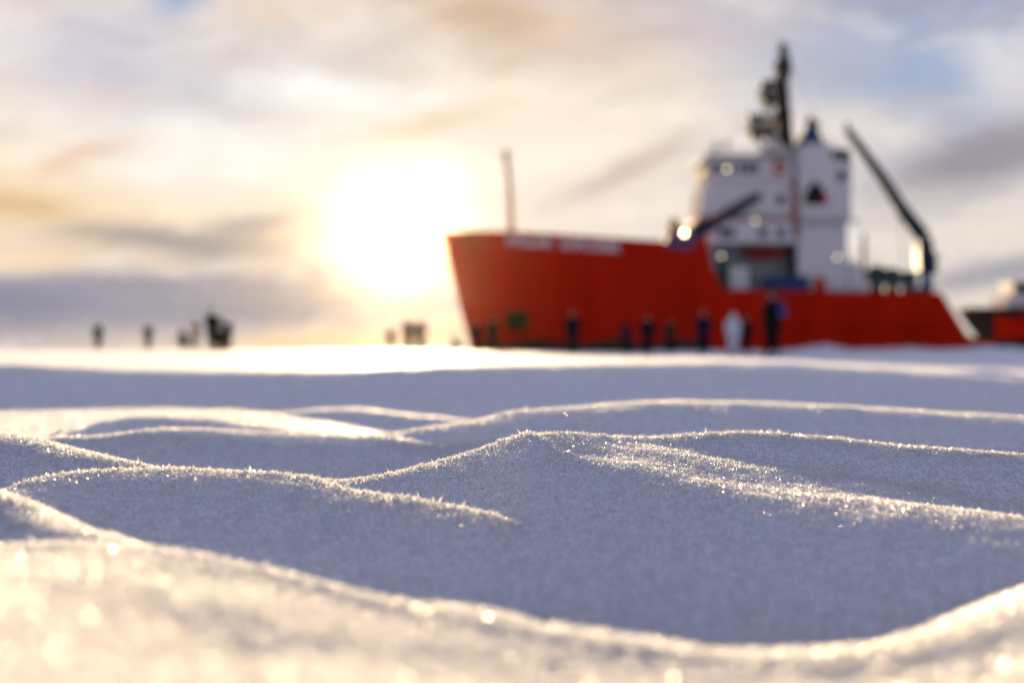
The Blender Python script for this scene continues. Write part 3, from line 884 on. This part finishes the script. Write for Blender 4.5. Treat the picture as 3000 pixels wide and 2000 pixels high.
def person(sx, h_px, facing, label, jacket, trousers, hat, arms='down', legs='stand', lean=0.0, dist=None, hat_kind='hat', tall=1.75):
    d = dist or tall * FS / h_px
    h_px *= 1.5; d = dist or tall * FS / h_px; x = (sx - CX) / FS * d
    root_loc = Vector((x, d, ground_z(x, d)))
    sc = tall / 1.75
    seat = {'stand': 0, 'walk': 0, 'wide': 0, 'crouch': -.42, 'sit': -.66, 'kneel': -.44}[legs]
    P = Vector((0, 0, .95 + seat))
    def up(z, fwd=0.0):       # points of the trunk, leaning forward
        t = z - .95
        return Vector((0, -math.sin(lean) * t + -fwd, P.z + math.cos(lean) * t))
    spine, chest, nb, neck = up(1.15), up(1.35), up(1.49), up(1.555)
    h1, h2, h3 = up(1.615, .015), up(1.68, .012), up(1.735, .0)
    arm_pts = {}
    for s in (-1, 1):
        sh = up(1.435) + Vector((.18 * s, 0, 0))
        a = arms if isinstance(arms, str) else arms[0 if s < 0 else 1]
        if a == 'down': el, wr = Vector((.245 * s, .03, -.29)), Vector((.25 * s, -.05, -.54))
        elif a == 'pocket': el, wr = Vector((.29 * s, .08, -.27)), Vector((.21 * s, -.10, -.44))
        elif a == 'phone': el, wr = Vector((.25 * s, -.14, -.22)), Vector((.09 * s, -.33, -.02))
        elif a == 'hips': el, wr = Vector((.36 * s, .06, -.24)), Vector((.20 * s, -.05, -.42))
        elif a == 'out': el, wr = Vector((.40 * s, -.02, -.18)), Vector((.60 * s, -.08, -.22))
        elif a == 'knees': el, wr = Vector((.24 * s, -.15, -.24)), Vector((.16 * s, -.36, -.36))
        elif a == 'up': el, wr = Vector((.30 * s, -.08, .14)), Vector((.22 * s, -.14, .38))
        el = Vector((el.x, el.y, el.z)); wr = Vector((wr.x, wr.y, wr.z))
        c = sh - Vector((.18 * s, 0, 0))
        arm_pts[s] = (sh, c + el, c + wr)
    leg_pts = {}
    for s in (-1, 1):
        hp = P + Vector((.095 * s, 0, -.04))
        if legs == 'stand': kn, an, to = Vector((.105 * s, -.02, .50)), Vector((.11 * s, .02, .09)), Vector((.13 * s, -.15, .045))
        elif legs == 'wide': kn, an, to = Vector((.16 * s, -.02, .50)), Vector((.21 * s, .02, .09)), Vector((.25 * s, -.14, .045))
        elif legs == 'walk':
            f = -1 if s < 0 else 1
            kn, an, to = Vector((.10 * s, -.06 + .10 * f, .50)), Vector((.10 * s, .05 + .25 * f, .10 + (.05 if f > 0 else 0))), Vector((.11 * s, -.12 + .25 * f, .045))
        elif legs == 'crouch': kn, an, to = Vector((.17 * s, -.36, .50)), Vector((.14 * s, -.05, .10)), Vector((.17 * s, -.22, .045))
        elif legs == 'kneel':
            if s < 0: kn, an, to = Vector((.12 * s, -.40, .48)), Vector((.12 * s, -.36, .09)), Vector((.13 * s, -.52, .045))
            else: kn, an, to = Vector((.12 * s, -.10, .09)), Vector((.12 * s, .32, .10)), Vector((.12 * s, .36, .04))
        else: kn, an, to = Vector((.16 * s, -.40, .42)), Vector((.15 * s, -.62, .10)), Vector((.17 * s, -.76, .08))
        leg_pts[s] = (hp, kn, an, to)
    # the body: one surface grown from the pelvis
    v = [P, spine, chest, nb, neck, h1, h2, h3]; e = [(i, i + 1) for i in range(7)]
    r = [(.125, .11), (.12, .10), (.145, .11), .075, .055, (.066, .078), (.078, .095), (.055, .066)]
    for s in (-1, 1):
        i = len(v); v += list(arm_pts[s]); e += [(2, i), (i, i + 1), (i + 1, i + 2)]; r += [.062, .045, .033]
        i = len(v); v += list(leg_pts[s]); e += [(0, i), (i, i + 1), (i + 1, i + 2), (i + 2, i + 3)]; r += [.088, .06, .044, .04]
    body = skin_mesh([tuple(q) for q in v], e, r, 2)
    hc = h2
    for q in body.vertices:                     # nose, brow, sockets, ears, chin
        c = q.co - hc
        if abs(c.x) < .11 and -.12 < c.z < .10:
            if c.y < -.04:
                g = math.exp(-((c.x / .016) ** 2 + ((c.z + .012) / .026) ** 2)); q.co.y -= .026 * g
                for s in (-1, 1):
                    q.co.y += .012 * math.exp(-(((c.x - .032 * s) / .016) ** 2 + ((c.z - .012) / .014) ** 2))
                q.co.y += .006 * math.exp(-((c.x / .03) ** 2 + ((c.z + .055) / .008) ** 2))
                q.co.y -= .010 * math.exp(-((c.x / .03) ** 2 + ((c.z + .085) / .02) ** 2))
            for s in (-1, 1):
                q.co.x += .018 * s * math.exp(-(((c.x - .078 * s) / .02) ** 2 + ((c.y - .01) / .018) ** 2 + ((c.z + .0) / .028) ** 2))
    body.materials.append(M['skin'])
    o = bpy.data.objects.new('person', body); COL.objects.link(o)
    o.location = root_loc; o.rotation_euler = (0, 0, facing); o.scale = (sc, sc, sc)
    tag(o, label, 'person', 'people standing about on the ice')
    def child(me, name, mat):
        me.materials.append(mat); c = bpy.data.objects.new(name, me); COL.objects.link(c); c.parent = o; return c
    hem = P + Vector((0, 0, -.12)) if legs in ('stand', 'walk', 'wide') else P + Vector((0, 0, -.06))
    v = [P, hem, spine, chest, nb]; e = [(0, 1), (0, 2), (2, 3), (3, 4)]
    r = [(.245, .21), (.255, .22), (.235, .20), (.235, .195), (.13, .125)]
    for s in (-1, 1):
        sh, el, wr = arm_pts[s]; i = len(v); w2 = el + (wr - el) * .93
        v += [sh, el, w2]; e += [(3, i), (i, i + 1), (i + 1, i + 2)]; r += [.125, .095, .068]
    child(skin_mesh([tuple(q) for q in v], e, r, 2), 'jacket', jacket)
    v = [P]; e = []; r = [(.15, .14)]
    for s in (-1, 1):
        hp, kn, an, to = leg_pts[s]; i = len(v); v += [hp, kn, an + (kn - an) * .12]
        e += [(0, i), (i, i + 1), (i + 1, i + 2)]; r += [.135, .108, .092]
    child(skin_mesh([tuple(q) for q in v], e, r, 2), 'trousers', trousers)
    for s in (-1, 1):
        hp, kn, an, to = leg_pts[s]
        child(skin_mesh([tuple(an + (kn - an) * .32), tuple(an), tuple(to)], [(0, 1), (1, 2)], [.068, .066, (.052, .05)], 2), 'boot', cloth('boot', (.03, .028, .025)))
        g = GLOVE[s].copy(); sh, el, wr = arm_pts[s]
        dirv = (wr - el).normalized(); rot = Vector((0, 0, -1)).rotation_difference(dirv).to_matrix().to_4x4()
        g.transform(Matrix.Translation(wr) @ rot); child(g, 'glove', cloth('glove', (.04, .04, .045)))
    if hat_kind == 'hood':
        q = skin_mesh([tuple(nb + Vector((0, .05, .0))), tuple(h1 + Vector((0, .045, 0))), tuple(h2 + Vector((0, .035, .02))), tuple(h3 + Vector((0, .03, .02)))],
                      [(0, 1), (1, 2), (2, 3)], [.09, (.105, .085), (.118, .10), .08], 2)
        child(q, 'hood', jacket)
    else:
        q = skin_mesh([tuple(h2 + Vector((0, .015, .035))), tuple(h3 + Vector((0, .012, .005))), tuple(h3 + Vector((0, .012, .045)))], [(0, 1), (1, 2)], [(.098, .108), (.088, .098), .035], 2)
        child(q, 'hat', hat)
        q = skin_mesh([tuple(h1 + Vector((0, .055, .02))), tuple(h2 + Vector((0, .052, 0))), tuple(h2 + Vector((0, .045, .04)))], [(0, 1), (1, 2)], [.062, .078, .07], 1)
        child(q, 'hair', cloth('hair', (.06, .04, .025)))
    return o, arm_pts, chest


BK = cloth('black', (.010, .010, .011)); DK = cloth('dark_grey', (.02, .02, .022)); NV = cloth('navy', (.008, .010, .017))
BL = cloth('blue', (.010, .016, .036)); OL = cloth('olive', (.03, .03, .018)); BR = cloth('brown', (.045, .028, .016)); WHT = cloth('pale', (.72, .72, .76))
GR = cloth('grey', (.06, .06, .07)); TAN = cloth('tan', (.42, .30, .20)); RD = cloth('red', (.25, .03, .03))
PI = math.pi
WARM = cloth('warm_brown', (.14, .085, .04)); BRN = cloth('brown_trousers', (.07, .045, .025))
person(225, 45, PI * .9, 'person in dark clothes standing alone, farthest left on the ice', DK, BK, OL, 'pocket')
person(340, 43, PI * .2, 'person in dark grey clothes standing alone between the left group and the leftmost person', GR, DK, BR, 'pocket')
person(428, 52, -PI * .4, 'person in black crouching low at the left end of the group on the left', BK, BK, BK, 'knees', 'crouch', .4)
person(449, 50, PI * .75, 'pale coated person standing just behind the crouching one in the left group', TAN, GR, TAN, 'down')
person(487, 66, PI * 1.1, 'tall dark person standing in the middle of the left group', BK, BK, OL, ('hips', 'phone'))
person(506, 56, PI * .45, 'person bending forward at the elbow of the tall person in the left group', DK, BR, BR, 'knees', 'kneel', .2)
person(522, 50, -PI * .1, 'person in dark clothes standing at the right end of the left group', DK, BK, BR, 'pocket')
person(898, 38, PI, 'small figure standing alone in the glare left of the pair near the bow', BR, BK, BK, 'down', tall=1.35)
person(937, 54, PI * .85, 'left person of the pair standing close together in the glare', WARM, BRN, TAN, ('down', 'phone'))
person(966, 52, PI * 1.2, 'right person of the pair standing close together in the glare', WARM, BRN, TAN, ('phone', 'down'))
person(1044, 44, PI * .5, 'person sitting on the ice just left of the ship bow', BR, BK, BR, 'knees', 'sit', .1)
person(1093, 50, PI, 'dark person standing right at the foot of the ship stem', NV, BK, BK, 'pocket')
person(1131, 56, PI * .9, 'person in olive clothes standing below the bow beside the anchor pocket', OL, DK, OL, 'down')
person(1315, 68, PI * 1.1, 'person in a navy jacket standing alone before the forward half of the red hull', NV, DK, TAN, 'pocket')
person(1438, 52, PI * .8, 'short person in blue jacket, left of the three standing together before the hull', BL, BK, BK, 'down', hat_kind='hood', tall=1.6)
person(1488, 64, PI * 1.05, 'person in navy coat, tallest and middle of the three before the hull', NV, BK, NV, 'hips')
person(1540, 54, PI * .95, 'person in dark olive clothes, right of the three standing before the hull', OL, BK, BK, 'pocket')
person(1616, 70, PI * 1.0, 'person in blue jacket with pale tan hat standing left of the white clad person', BL, BK, TAN, 'pocket')
person(1684, 66, PI * 1.0, 'person dressed all in white standing before the red hull', WHT, WHT, WHT, 'down', hat_kind='hood')
person(1714, 60, PI * .8, 'person in black standing directly right of the white clad person', BK, BK, BK, 'pocket')
big, ap, ch = person(1774, 101, PI * 1.25, 'large dark clad person closest of all, carrying a blue backpack', BK, BK, BK, ('down', 'hips'), 'wide')
# blue backpack on that person's back
rot = Matrix.Rotation(PI * 1.25, 4, 'Z')
bp = big.location + rot @ Vector((-.02, .27, 1.27))
q = MB(); q.ball((0, 0, 0), .17, 18, 12, (.92, .66, 1.4))
pk = bpy.data.objects.new('backpack', None)
bk = q.build('backpack', cloth('pack', (.05, .075, .17)), None, smooth=True); bk.location = bp; bk.rotation_euler = (0, 0, PI * 1.25)
bpy.data.objects.remove(pk)
tag(bk, 'blue backpack on the back of the large dark clad person', 'backpack')
q = MB(); q.ball((0, .1, -.1), .12, 14, 8, (1, .6, .8)); c = q.build('pocket', cloth('pack2', (.05, .09, .25)), None, smooth=True); c.parent = bk
q = MB()
for s in (-1, 1): q.tube([(.10 * s, -.08, .24), (.13 * s, -.24, .27), (.14 * s, -.47, .1), (.14 * s, -.42, -.1), (.12 * s, -.1, -.2)], .022, 6)
c = q.build('strap', cloth('pack2', (.05, .09, .25)), None, smooth=True); c.parent = bk

# ------------------------------------------------------------------ air
HAZE = 0.0000062
if HAZE:
    q = MB(); q.box(-760, 760, -36, 760, -1.4, 35.5)
    m_, nt = new_mat('haze'); out = nt.nodes.new('ShaderNodeOutputMaterial'); pv = nt.nodes.new('ShaderNodeVolumePrincipled')
    pv.inputs['Density'].default_value = HAZE; pv.inputs['Color'].default_value = (.98, .85, .64, 1); pv.inputs['Anisotropy'].default_value = .985
    nt.links.new(pv.outputs[0], out.inputs['Volume'])
    o = q.build('haze', m_, None); tag(o, 'thin bright ice haze around the low sun', 'haze', kind='stuff')

# ------------------------------------------------------------------ sky, sun, camera
w = bpy.data.worlds.new('World'); scene.world = w; w.use_nodes = True
nt = w.node_tree; nt.nodes.clear(); N, L = nt.nodes, nt.links
SKY = .056
EXPO = 2.05
CL = SKY * 2 ** EXPO          # cloud colours below are as the eye sees them after exposure
out = N.new('ShaderNodeOutputWorld'); bg = N.new('ShaderNodeBackground'); bg.inputs[1].default_value = SKY
sky = N.new('ShaderNodeTexSky'); sky.sky_type = 'NISHITA'; sky.sun_disc = False
sky.sun_elevation = SUN_EL; sky.sun_rotation = SUN_AZ; sky.air_density = 1.0; sky.dust_density = .6; sky.ozone_density = 2.0
tc = N.new('ShaderNodeTexCoord'); sep = N.new('ShaderNodeSeparateXYZ'); L.new(tc.outputs['Generated'], sep.inputs[0])
def math_(op, a, b=None, clamp=False):
    n_ = N.new('ShaderNodeMath'); n_.operation = op; n_.use_clamp = clamp
    for i, q in enumerate((a, b)):
        if q is None: continue
        if isinstance(q, (int, float)): n_.inputs[i].default_value = q
        else: L.new(q, n_.inputs[i])
    return n_.outputs[0]
az = math_('ARCTAN2', sep.outputs[0], sep.outputs[1]); el = math_('ARCSINE', sep.outputs[2])
comb = N.new('ShaderNodeCombineXYZ'); L.new(az, comb.inputs[0]); L.new(el, comb.inputs[1])
def noise(scale, sx, sy, detail, rough=.55, z=0.0, dist=0.0):
    mp = N.new('ShaderNodeMapping'); mp.inputs['Scale'].default_value = (sx, sy, 1); mp.inputs['Location'].default_value = (z, z * .7, z)
    nz = N.new('ShaderNodeTexNoise'); nz.inputs['Scale'].default_value = scale; nz.inputs['Detail'].default_value = detail
    nz.inputs['Roughness'].default_value = rough; nz.inputs['Distortion'].default_value = dist
    L.new(comb.outputs[0], mp.inputs[0]); L.new(mp.outputs[0], nz.inputs['Vector']); return nz
wn = noise(9, 1, 1.8, 5, .6, 1.3)
sub = N.new('ShaderNodeVectorMath'); sub.operation = 'SUBTRACT'; sub.inputs[1].default_value = (.5, .5, .5); L.new(wn.outputs['Color'], sub.inputs[0])
scl = N.new('ShaderNodeVectorMath'); scl.operation = 'MULTIPLY'; scl.inputs[1].default_value = (.075, .034, 0); L.new(sub.outputs[0], scl.inputs[0])
addv = N.new('ShaderNodeVectorMath'); addv.operation = 'ADD'; L.new(comb.outputs[0], addv.inputs[0]); L.new(scl.outputs[0], addv.inputs[1])
DIRV = addv.outputs[0]
def blob_mask(px, py, rx, ry, rot, s, vec):
    mp = N.new('ShaderNodeMapping'); mp.vector_type = 'TEXTURE'
    mp.inputs['Location'].default_value = (math.atan((px - CX) / FS), math.atan((HY - py) / FS), 0)
    mp.inputs['Rotation'].default_value = (0, 0, math.radians(rot)); mp.inputs['Scale'].default_value = (rx / FS, ry / FS, 1)
    L.new(vec, mp.inputs[0])
    dt = N.new('ShaderNodeVectorMath'); dt.operation = 'DOT_PRODUCT'; L.new(mp.outputs[0], dt.inputs[0]); L.new(mp.outputs[0], dt.inputs[1])
    return math_('MULTIPLY', math_('EXPONENT', math_('MULTIPLY', dt.outputs['Value'], -1.0)), s)
def mixc(f, a, b):
    n_ = N.new('ShaderNodeMix'); n_.data_type = 'RGBA'
    if isinstance(f, (int, float)): n_.inputs[0].default_value = f
    else: L.new(f, n_.inputs[0])
    for i, q in ((6, a), (7, b)):
        if isinstance(q, tuple): n_.inputs[i].default_value = (*q, 1)
        else: L.new(q, n_.inputs[i])
    return n_.outputs[2]
BLOBS = [
    (1950, 150, 700, 330, 0, (150, 166, 198), .95), (2100, 210, 260, 70, 8, (158, 176, 204), .9), (2200, 30, 420, 90, 0, (158, 162, 190), .95),
    (260, 160, 330, 120, -10, (206, 204, 216), .85), (430, 15, 70, 36, 20, (160, 178, 206), .8), (60, 80, 90, 120, 0, (236, 222, 212), .7),
    (120, 480, 460, 110, 0, (254, 222, 178), .9), (20, 480, 160, 36, -8, (222, 186, 140), .8), (210, 385, 150, 30, 20, (232, 196, 166), .8),
    (480, 380, 360, 120, 0, (252, 246, 240), .9), (90, 260, 120, 60, -15, (238, 226, 220), .7),
    (780, 215, 270, 44, -4, (255, 253, 247), .95), (700, 140, 240, 40, 0, (226, 216, 214), .6),
    (1180, 55, 240, 70, -12, (216, 184, 156), .9), (1420, 95, 260, 80, 10, (224, 203, 188), .8), (1650, 80, 160, 60, 0, (200, 192, 202), .5),
    (1320, 300, 560, 210, 12, (252, 236, 216), .92), (1200, 200, 260, 70, -25, (253, 240, 222), .7), (1450, 385, 150, 22, 24, (214, 194, 182), .9), (1010, 270, 140, 20, 12, (238, 214, 176), .8), (1230, 130, 120, 26, 35, (236, 210, 182), .7),
    (700, 420, 120, 60, 30, (246, 232, 202), .6), (640, 510, 240, 50, 10, (250, 226, 195), .7),
    (780, 610, 300, 60, 4, (200, 182, 168), .8), (1000, 620, 160, 50, 0, (206, 190, 176), .7),
    (380, 565, 230, 34, -3, (172, 162, 158), .97), (540, 525, 110, 26, 14, (186, 174, 168), .7), (120, 610, 200, 30, 0, (246, 218, 186), .7),
    (100, 715, 850, 66, 2, (134, 134, 156), 1.0), (740, 690, 300, 56, 2, (168, 165, 168), .9), (330, 668, 330, 24, 4, (146, 143, 158), .8),
    (700, 786, 360, 24, 4, (252, 214, 168), .9), (1010, 770, 120, 26, 0, (252, 226, 186), .8), (30, 790, 200, 14, 0, (206, 182, 176), .8), (1000, 700, 130, 30, 10, (205, 198, 195), .7),
    (1900, 300, 220, 66, 6, (238, 226, 218), .92), (2310, 190, 110, 62, -12, (230, 224, 222), .85), (2060, 320, 120, 50, 0, (230, 218, 212), .6),
    (2080, 225, 250, 58, 8, (152, 171, 202), .9), (1960, 130, 260, 60, 10, (160, 172, 200), .7),
    (2300, 380, 240, 72, 18, (158, 152, 162), .92), (2240, 545, 220, 48, 6, (232, 222, 212), .92), (2300, 640, 230, 34, 5, (170, 166, 174), .85), (2200, 705, 200, 28, 4, (226, 216, 202), .7),
    (2100, 470, 120, 34, 10, (214, 204, 200), .6),
]
base = lin((243, 229, 215))
colr = tuple(c / CL for c in base)
def streak(col_in, scale, z, lo, hi, amt, c):
    nz = noise(scale, .8, 2.4, 8, .62, z, .8)
    mr = N.new('ShaderNodeMapRange'); mr.interpolation_type = 'SMOOTHSTEP'; L.new(nz.outputs['Fac'], mr.inputs[0])
    mr.inputs[1].default_value = lo; mr.inputs[2].default_value = hi; mr.inputs[3].default_value = 0; mr.inputs[4].default_value = amt
    return mixc(mr.outputs[0], col_in, tuple(v / CL for v in lin(c)))
LATE = [(2080, 215, 250, 62, 8, (150, 170, 203), .85), (1960, 120, 300, 70, 10, (160, 172, 200), .6), (2180, 30, 340, 60, 0, (160, 164, 192), .7),
        (100, 715, 850, 60, 2, (136, 136, 158), .75), (1320, 290, 430, 150, 12, (253, 238, 218), .6), (780, 212, 240, 36, -4, (255, 253, 247), .7),
        (140, 470, 380, 90, 0, (254, 225, 182), .5), (470, 375, 280, 80, 0, (253, 247, 240), .6), (2315, 190, 110, 55, -12, (232, 226, 224), .7),
        (1560, 470, 330, 60, 0, (248, 232, 216), .6), (2300, 375, 200, 60, 18, (152, 146, 157), .8),
        (1180, 55, 230, 66, -14, (212, 180, 152), .75), (1430, 95, 240, 60, 12, (220, 200, 188), .65), (1640, 60, 160, 70, 0, (190, 184, 200), .6),
        (260, 165, 280, 90, -12, (202, 201, 216), .7), (430, 15, 80, 36, 20, (150, 172, 206), .75), (400, 562, 210, 26, -4, (166, 157, 155), .8),
        (540, 522, 110, 22, 14, (178, 166, 160), .7), (70, 612, 190, 24, 0, (252, 224, 188), .7), (640, 690, 420, 50, 3, (166, 162, 167), .85),
        (860, 770, 260, 16, 5, (252, 214, 166), .8), (15, 478, 150, 28, -8, (220, 184, 138), .7), (205, 385, 130, 22, 20, (230, 194, 164), .6),
        (1450, 388, 150, 20, 24, (212, 194, 184), .7), (1010, 268, 130, 16, 12, (236, 212, 174), .7), (2240, 548, 180, 34, 6, (236, 226, 214), .7),
        (2290, 640, 200, 30, 5, (166, 163, 172), .8), (1900, 296, 190, 54, 6, (242, 230, 220), .7)]
for q_, (px, py, rx, ry, rot_, c, s) in enumerate(BLOBS + LATE):
    if q_ == len(BLOBS):
        colr = streak(colr, 9, 21.3, .46, .68, .30, (192, 176, 172))
        colr = streak(colr, 11, 33.9, .50, .70, .60, (255, 247, 234))
        colr = streak(colr, 8, 47.7, .54, .72, .40, (244, 206, 166))
    colr = mixc(blob_mask(px, py, rx, ry, -rot_ if False else rot_, s, DIRV), colr, tuple(v / CL for v in lin(c)))
fn = noise(16, 1, 2.6, 7, .6, 5.1, .5)
fac = math_('ADD', math_('MULTIPLY', math_('SUBTRACT', fn.outputs['Fac'], .5), .46), 1.03)
vm = N.new('ShaderNodeVectorMath'); vm.operation = 'SCALE'; L.new(colr, vm.inputs[0]); L.new(fac, vm.inputs['Scale'])
# aureole of the veiled sun
def add_glow(col_in, px, py, rx, ry, rot_, c, s, vec):
    mk = blob_mask(px, py, rx, ry, rot_, s / CL, vec)
    g = N.new('ShaderNodeVectorMath'); g.operation = 'SCALE'; g.inputs[0].default_value = c; L.new(mk, g.inputs['Scale'])
    a_ = N.new('ShaderNodeVectorMath'); a_.operation = 'ADD'; L.new(col_in, a_.inputs[0]); L.new(g.outputs[0], a_.inputs[1]); return a_.outputs[0]
cf = add_glow(vm.outputs[0], 910, 480, 300, 150, 12, (1, .88, .66), .06, DIRV)
cf = add_glow(cf, 850, 545, 170, 42, 14, (1, .95, .84), .30, DIRV)
cf = add_glow(cf, 985, 425, 90, 60, 30, (1, .95, .86), .35, DIRV)
cf = add_glow(cf, 905, 490, 110, 70, 14, (1, .95, .82), .5, DIRV)
# rest of the dome: clear cold blue sky behind with broken cloud
aaz = math_('ABSOLUTE', az)
def smooth(v, a, b):
    n_ = N.new('ShaderNodeMapRange'); n_.interpolation_type = 'SMOOTHSTEP'; L.new(v, n_.inputs[0])
    n_.inputs[1].default_value = a; n_.inputs[2].default_value = b; n_.inputs[3].default_value = 1; n_.inputs[4].default_value = 0; return n_.outputs[0]
front = math_('MULTIPLY', smooth(aaz, .42, 1.0), smooth(el, .28, .62))
bn = noise(3.2, 1, 2, 6, .55, 9.0)
cl = N.new('ShaderNodeMapRange'); L.new(bn.outputs['Fac'], cl.inputs[0]); cl.inputs[1].default_value = .38; cl.inputs[2].default_value = .66; cl.inputs[3].default_value = 0; cl.inputs[4].default_value = .8
back = mixc(cl.outputs[0], sky.outputs[0], tuple(v / SKY for v in (.114, .092, .150)))
fin = mixc(front, back, cf)
L.new(fin, bg.inputs[0]); L.new(bg.outputs[0], out.inputs[0])

sun = bpy.data.lights.new('sun', 'SUN'); sun.energy = 5.0; sun.angle = math.radians(.6); sun.color = (1, .735, .41)
so = bpy.data.objects.new('sun', sun); COL.objects.link(so)
sv = Vector((math.sin(SUN_AZ) * math.cos(SUN_EL), math.cos(SUN_AZ) * math.cos(SUN_EL), math.sin(SUN_EL)))
so.rotation_euler = sv.to_track_quat('Z', 'Y').to_euler(); so.location = (0, 0, 30)

cam = bpy.data.cameras.new('camera'); cam.lens = 50; cam.sensor_width = 36; cam.clip_start = .02; cam.clip_end = 6000
cam.dof.use_dof = True; cam.dof.focus_distance = 1.22; cam.dof.aperture_fstop = 4.2; cam.dof.aperture_blades = 0
co = bpy.data.objects.new('camera', cam); COL.objects.link(co)
co.location = (0, 0, ZC); co.rotation_euler = (math.radians(90) + (HY - 784) / FS, 0, 0)
scene.camera = co
vs_ = scene.view_settings; vs_.view_transform = 'Standard'; vs_.look = 'None'; vs_.exposure = EXPO; vs_.gamma = 1; vs_.use_curve_mapping = False
scene.cycles.use_denoising = True
scene.cycles.max_bounces = 12; scene.cycles.diffuse_bounces = 9; scene.cycles.volume_bounces = 0
scene.cycles.sample_clamp_indirect = 6
